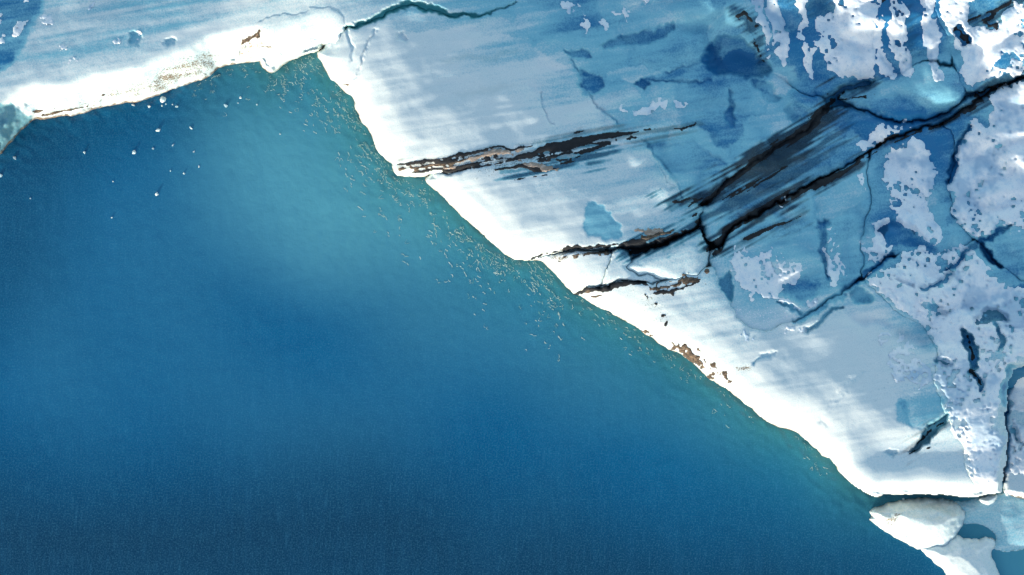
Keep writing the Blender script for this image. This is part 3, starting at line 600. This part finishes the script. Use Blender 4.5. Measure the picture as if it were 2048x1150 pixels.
D([(1818,906,0.0),(1840,884,2.5),(1862,862,2.5),(1885,842,1.2)], 'dark', 32, 3)
D([(1826,902,1.2),(1846,892,1.2),(1860,898,0.6)], 'dark', 25, 1.5)
D([(1942,744,2.5),(1956,758,3.7),(1962,770,1.9)], 'dark', 25, 2, 3)
D([(1346,692,3),(1358,691,6),(1372,702,7),(1388,716,5),(1402,730,3)], 'brown', 32, 2, 5)
D([(1385,700,0),(1410,716,2),(1436,742,2),(1458,762,1)], 'brown', 32, 1, 4)
D([(1284,656,1),(1306,664,2),(1330,686,2)], 'brown', 32, 1, 3)
D([(1398,728,2),(1418,744,3),(1432,756,1)], 'brown', 32, 1, 4)
D([(1290,592,1),(1300,606,2),(1318,612,1)], 'dark', 25, 1, 3); D([(1325,630,0),(1338,645,2),(1350,655,0)], 'dark', 25, 1, 3)
D([(70,229,2),(110,224,3),(150,218,3),(186,210,1)], 'brown', 10, 2.2, 1.5)
D([(192,196,0),(210,190,1.5),(236,185,0)], 'brown', 10, 1.5, 1)
D([(474,97,1),(490,82,1.5),(504,74,3),(518,65,1.5)], 'brown', 32, 2, 2)
D([(502,98,0),(525,94,1.5),(545,90,0)], 'brown', 10, .8, .6)
D([(651,140,0),(656,140,1.5)], 'brown', 10, 0, 1); D([(663,150,0),(668,149,1.5)], 'brown', 10, 0, 1); D([(688,172,0),(698,174,2)], 'brown', 10, 0, 1)

# ------------------------------------------------------------------ ice standing free in the water
STAIN = np.full_like(SDC, -.3); blob(STAIN, [(1758,1040),(1772,1028),(1792,1028),(1800,1044),(1786,1056),(1770,1050)], .82, 22)
def float_block(name, label, cat, pts, prof, clear, soil_shade=None, group=None, warp=.8, tilt=(0,0), relief=.03, par=None):
    w = window(pts, 20); sd = poly_sd(pts, w, warp, 2)
    Z = np.interp(sd*S, *prof) + relief*fb40[w]*smooth(2, 14, sd) + .012*fb12[w]
    cx, cy = np.mean([p[0] for p in pts]), np.mean([p[1] for p in pts])
    Z = Z + ((GU[w]-cx)*tilt[0] + (GV[w]-cy)*tilt[1])*S*smooth(0, 30, sd)
    Z = np.where(sd < 0, sd*.12, Z)
    o = heightfield(name, Z, (sd > -7), M_ICE, {'clear': np.full(sd.shape, clear, np.float32), 'teal': 0*sd, 'frost': 0*sd-.2,
        'soil_shade': np.maximum(.42*smooth(4, 0, sd), STAIN[w] if soil_shade is None else 0*sd+soil_shade)}, w)  # rim term paints the notch shadow at the block's waterline
    tag(o, label, cat, group); ZS[w] = np.maximum(ZS[w], Z); return o
float_block('ice_shelf', 'flat pale grey-blue ice shelf awash beside the floating block', 'ice shelf',
 [(1900,1002),(1940,998),(1990,992),(2015,990),(2060,985),(2230,985),(2230,1125),(2060,1098),(2040,1098),(2020,1104),(1998,1106),(1985,1095),(1992,1076),(1980,1060),(1945,1046),(1920,1040),(1926,1024),(1915,1010)],
 ([-.3,0,.2,.6,1.5],[-1,0,.10,.22,.34]), .32, -.3)
blk = float_block('ice_block', 'egg-shaped white ice block with a brown stain, floating in the lower right inlet', 'ice block',
 [(1735,1041),(1742,1034),(1740,1022),(1748,1013),(1773,1008),(1805,1002),(1837,996),(1870,996),(1900,999),(1922,1008),(1934,1024),(1922,1053),(1913,1075),(1887,1092),(1852,1100),(1833,1097),(1805,1084),(1786,1070),(1758,1053)],
 ([-.3,0,.08,.3,.8,1.4,2.2],[-1,0,.35,.7,1.15,1.45,1.6]), .12, None, tilt=(.05,-.12))
float_block('ice_raft', 'ragged white ice raft at the bottom edge below the floating block', 'ice raft',
 [(1840,1098),(1865,1120),(1900,1152),(1960,1200),(2040,1240),(2050,1190),(2000,1160),(1995,1132),(1985,1110),(1993,1094),(1990,1080),(1973,1073),(1960,1079),(1938,1075),(1919,1064),(1908,1070),(1885,1085),(1850,1090)],
 ([-.3,0,.06,.3,.8,1.6],[-1,0,.25,.5,.75,.9]), .06, -.3)
float_block('ice_lump', 'small blown-white ice knob at the foot of the lower right terrace', 'ice lump',
 [(1954,1000),(1970,994),(1992,990),(1998,998),(1986,1010),(1972,1018),(1962,1010)], ([-.3,0,.1,.4],[-1,.1,.45,.7]), .0, -.3)
float_block('ice_lump', 'tiny bright ice crumb in the blue crevasse above the lower right knob', 'ice lump',
 [(2008,980),(2018,976),(2024,986),(2022,1000),(2012,996)], ([-.3,0,.1,.4],[-1,.1,.5,.8]), .0, -.3)

rng = random.Random(7)
def chunk(u, v, r, label, k=1.0, group=None):
    import bmesh
    bm = bmesh.new(); bmesh.ops.create_icosphere(bm, subdivisions=2, radius=1)
    a = rng.uniform(0, math.pi); ph = [rng.uniform(0, 6.3) for _ in range(6)]
    for x in bm.verts:
        c = x.co; d = 1 + .22*math.sin(3*c.x+ph[0]) + .18*math.sin(4*c.y+ph[1]) + .15*math.sin(5*c.z+ph[2]) + rng.uniform(-.10, .10)
        px, py = c.x*d*k, c.y*d/k
        x.co = Vector((px*math.cos(a)-py*math.sin(a), px*math.sin(a)+py*math.cos(a), c.z*d*.7 + .2))*r*S
    me = bpy.data.meshes.new('ice_chunk'); bm.to_mesh(me); bm.free(); me.materials.append(M_ICE)
    for nm, vv in (('clear', .18), ('frost', .0), ('teal', 0), ('soil_shade', -.3)):
        at = me.attributes.new(nm, 'FLOAT', 'POINT'); at.data.foreach_set('value', np.full(len(me.vertices), vv, np.float32))
    o = bpy.data.objects.new('ice_chunk', me); COL.objects.link(o); o.location = ((u-1024)*S, -(v-575)*S, 0)
    tag(o, label, 'ice chunk', group or 'loose ice drifting off the upper left shore')
chunk(326,200,6,'largest drifting ice chunk, oblong, just off the bright upper left shore',1.35)
chunk(268,305,4,'round white ice chunk alone in dark blue water, brightest of the drifting ice')
chunk(314,388,3.6,'lilac-white ice chunk farthest from the shore in the left water')
chunk(317,260,4,'ragged double ice chunk midway between the shore and the round white chunk',1.3)
chunk(451,211,3.2,'slender ice chunk below the white wedge, left of a tiny round one',1.4)
chunk(481,195,2.2,'tiny round ice chunk nearest the white wedge')
chunk(169,305,2.6,'faint ice chunk left of the round white chunk')
chunk(30,316,3,'small ice chunk just below the lowest grey lump',1.3)
chunk(1,351,3.4,'ice chunk cut by the left edge of the picture')
chunk(1806,998,2.6,'small ice crumb in the dark gap above the floating block')
for u, v, r in [(324,211,1.8),(353,213,2.4),(299,213,2.6),(267,210,2.6),(345,209,1.4),(332,208,1.4),(306,297,1.8),(346,290,2),(368,347,2),(398,333,1.6),(382,256,2.2),(226,363,1.3),
                (224,435,1.8),(61,397,1.4),(388,303,1.6),(341,342,1.4),(476,206,1.3),(514,209,1.6),(318,262,1.6),(560,268,1.4)]:
    chunk(u, v, r, 'speck of ice drifting on the open water off the upper left shore', 1.2, 'specks of drifting ice')

# ------------------------------------------------------------------ pale slivers painting the glints of sunlit ice on ripples
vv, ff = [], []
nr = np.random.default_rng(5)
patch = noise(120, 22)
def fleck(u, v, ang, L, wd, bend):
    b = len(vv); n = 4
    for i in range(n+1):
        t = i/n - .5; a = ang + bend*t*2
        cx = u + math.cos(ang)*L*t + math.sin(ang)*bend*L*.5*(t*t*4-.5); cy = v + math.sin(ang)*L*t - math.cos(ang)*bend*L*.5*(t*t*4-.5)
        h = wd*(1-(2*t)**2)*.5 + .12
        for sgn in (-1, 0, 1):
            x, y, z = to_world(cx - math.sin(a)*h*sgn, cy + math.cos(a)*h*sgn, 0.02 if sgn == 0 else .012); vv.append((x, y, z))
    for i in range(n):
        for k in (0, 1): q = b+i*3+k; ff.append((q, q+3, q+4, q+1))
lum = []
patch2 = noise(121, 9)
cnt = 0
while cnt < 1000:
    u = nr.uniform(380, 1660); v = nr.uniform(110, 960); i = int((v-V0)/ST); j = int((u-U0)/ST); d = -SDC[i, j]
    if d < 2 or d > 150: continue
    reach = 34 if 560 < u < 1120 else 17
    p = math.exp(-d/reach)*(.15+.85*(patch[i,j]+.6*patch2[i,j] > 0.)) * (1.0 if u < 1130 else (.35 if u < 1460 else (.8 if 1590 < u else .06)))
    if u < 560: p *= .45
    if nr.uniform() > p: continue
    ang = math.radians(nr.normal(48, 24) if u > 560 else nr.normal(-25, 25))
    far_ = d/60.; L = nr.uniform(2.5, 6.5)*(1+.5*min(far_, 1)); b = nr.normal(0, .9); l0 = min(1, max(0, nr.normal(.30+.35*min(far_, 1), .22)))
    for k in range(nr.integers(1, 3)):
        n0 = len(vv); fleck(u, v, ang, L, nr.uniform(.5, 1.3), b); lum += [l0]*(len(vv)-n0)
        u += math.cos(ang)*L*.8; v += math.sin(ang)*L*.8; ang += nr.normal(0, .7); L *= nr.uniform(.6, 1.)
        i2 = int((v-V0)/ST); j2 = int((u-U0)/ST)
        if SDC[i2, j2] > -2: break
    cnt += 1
me = bpy.data.meshes.new('ripple_glints'); me.from_pydata(vv, [], ff); me.update(); me.materials.append(M_GLINT)
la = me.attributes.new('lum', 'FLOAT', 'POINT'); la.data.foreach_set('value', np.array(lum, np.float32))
o = bpy.data.objects.new('ripple_glints', me); COL.objects.link(o)
tag(o, 'pale slivers painting the glints on ripples along the ice edge', 'ripples', kind='stuff')
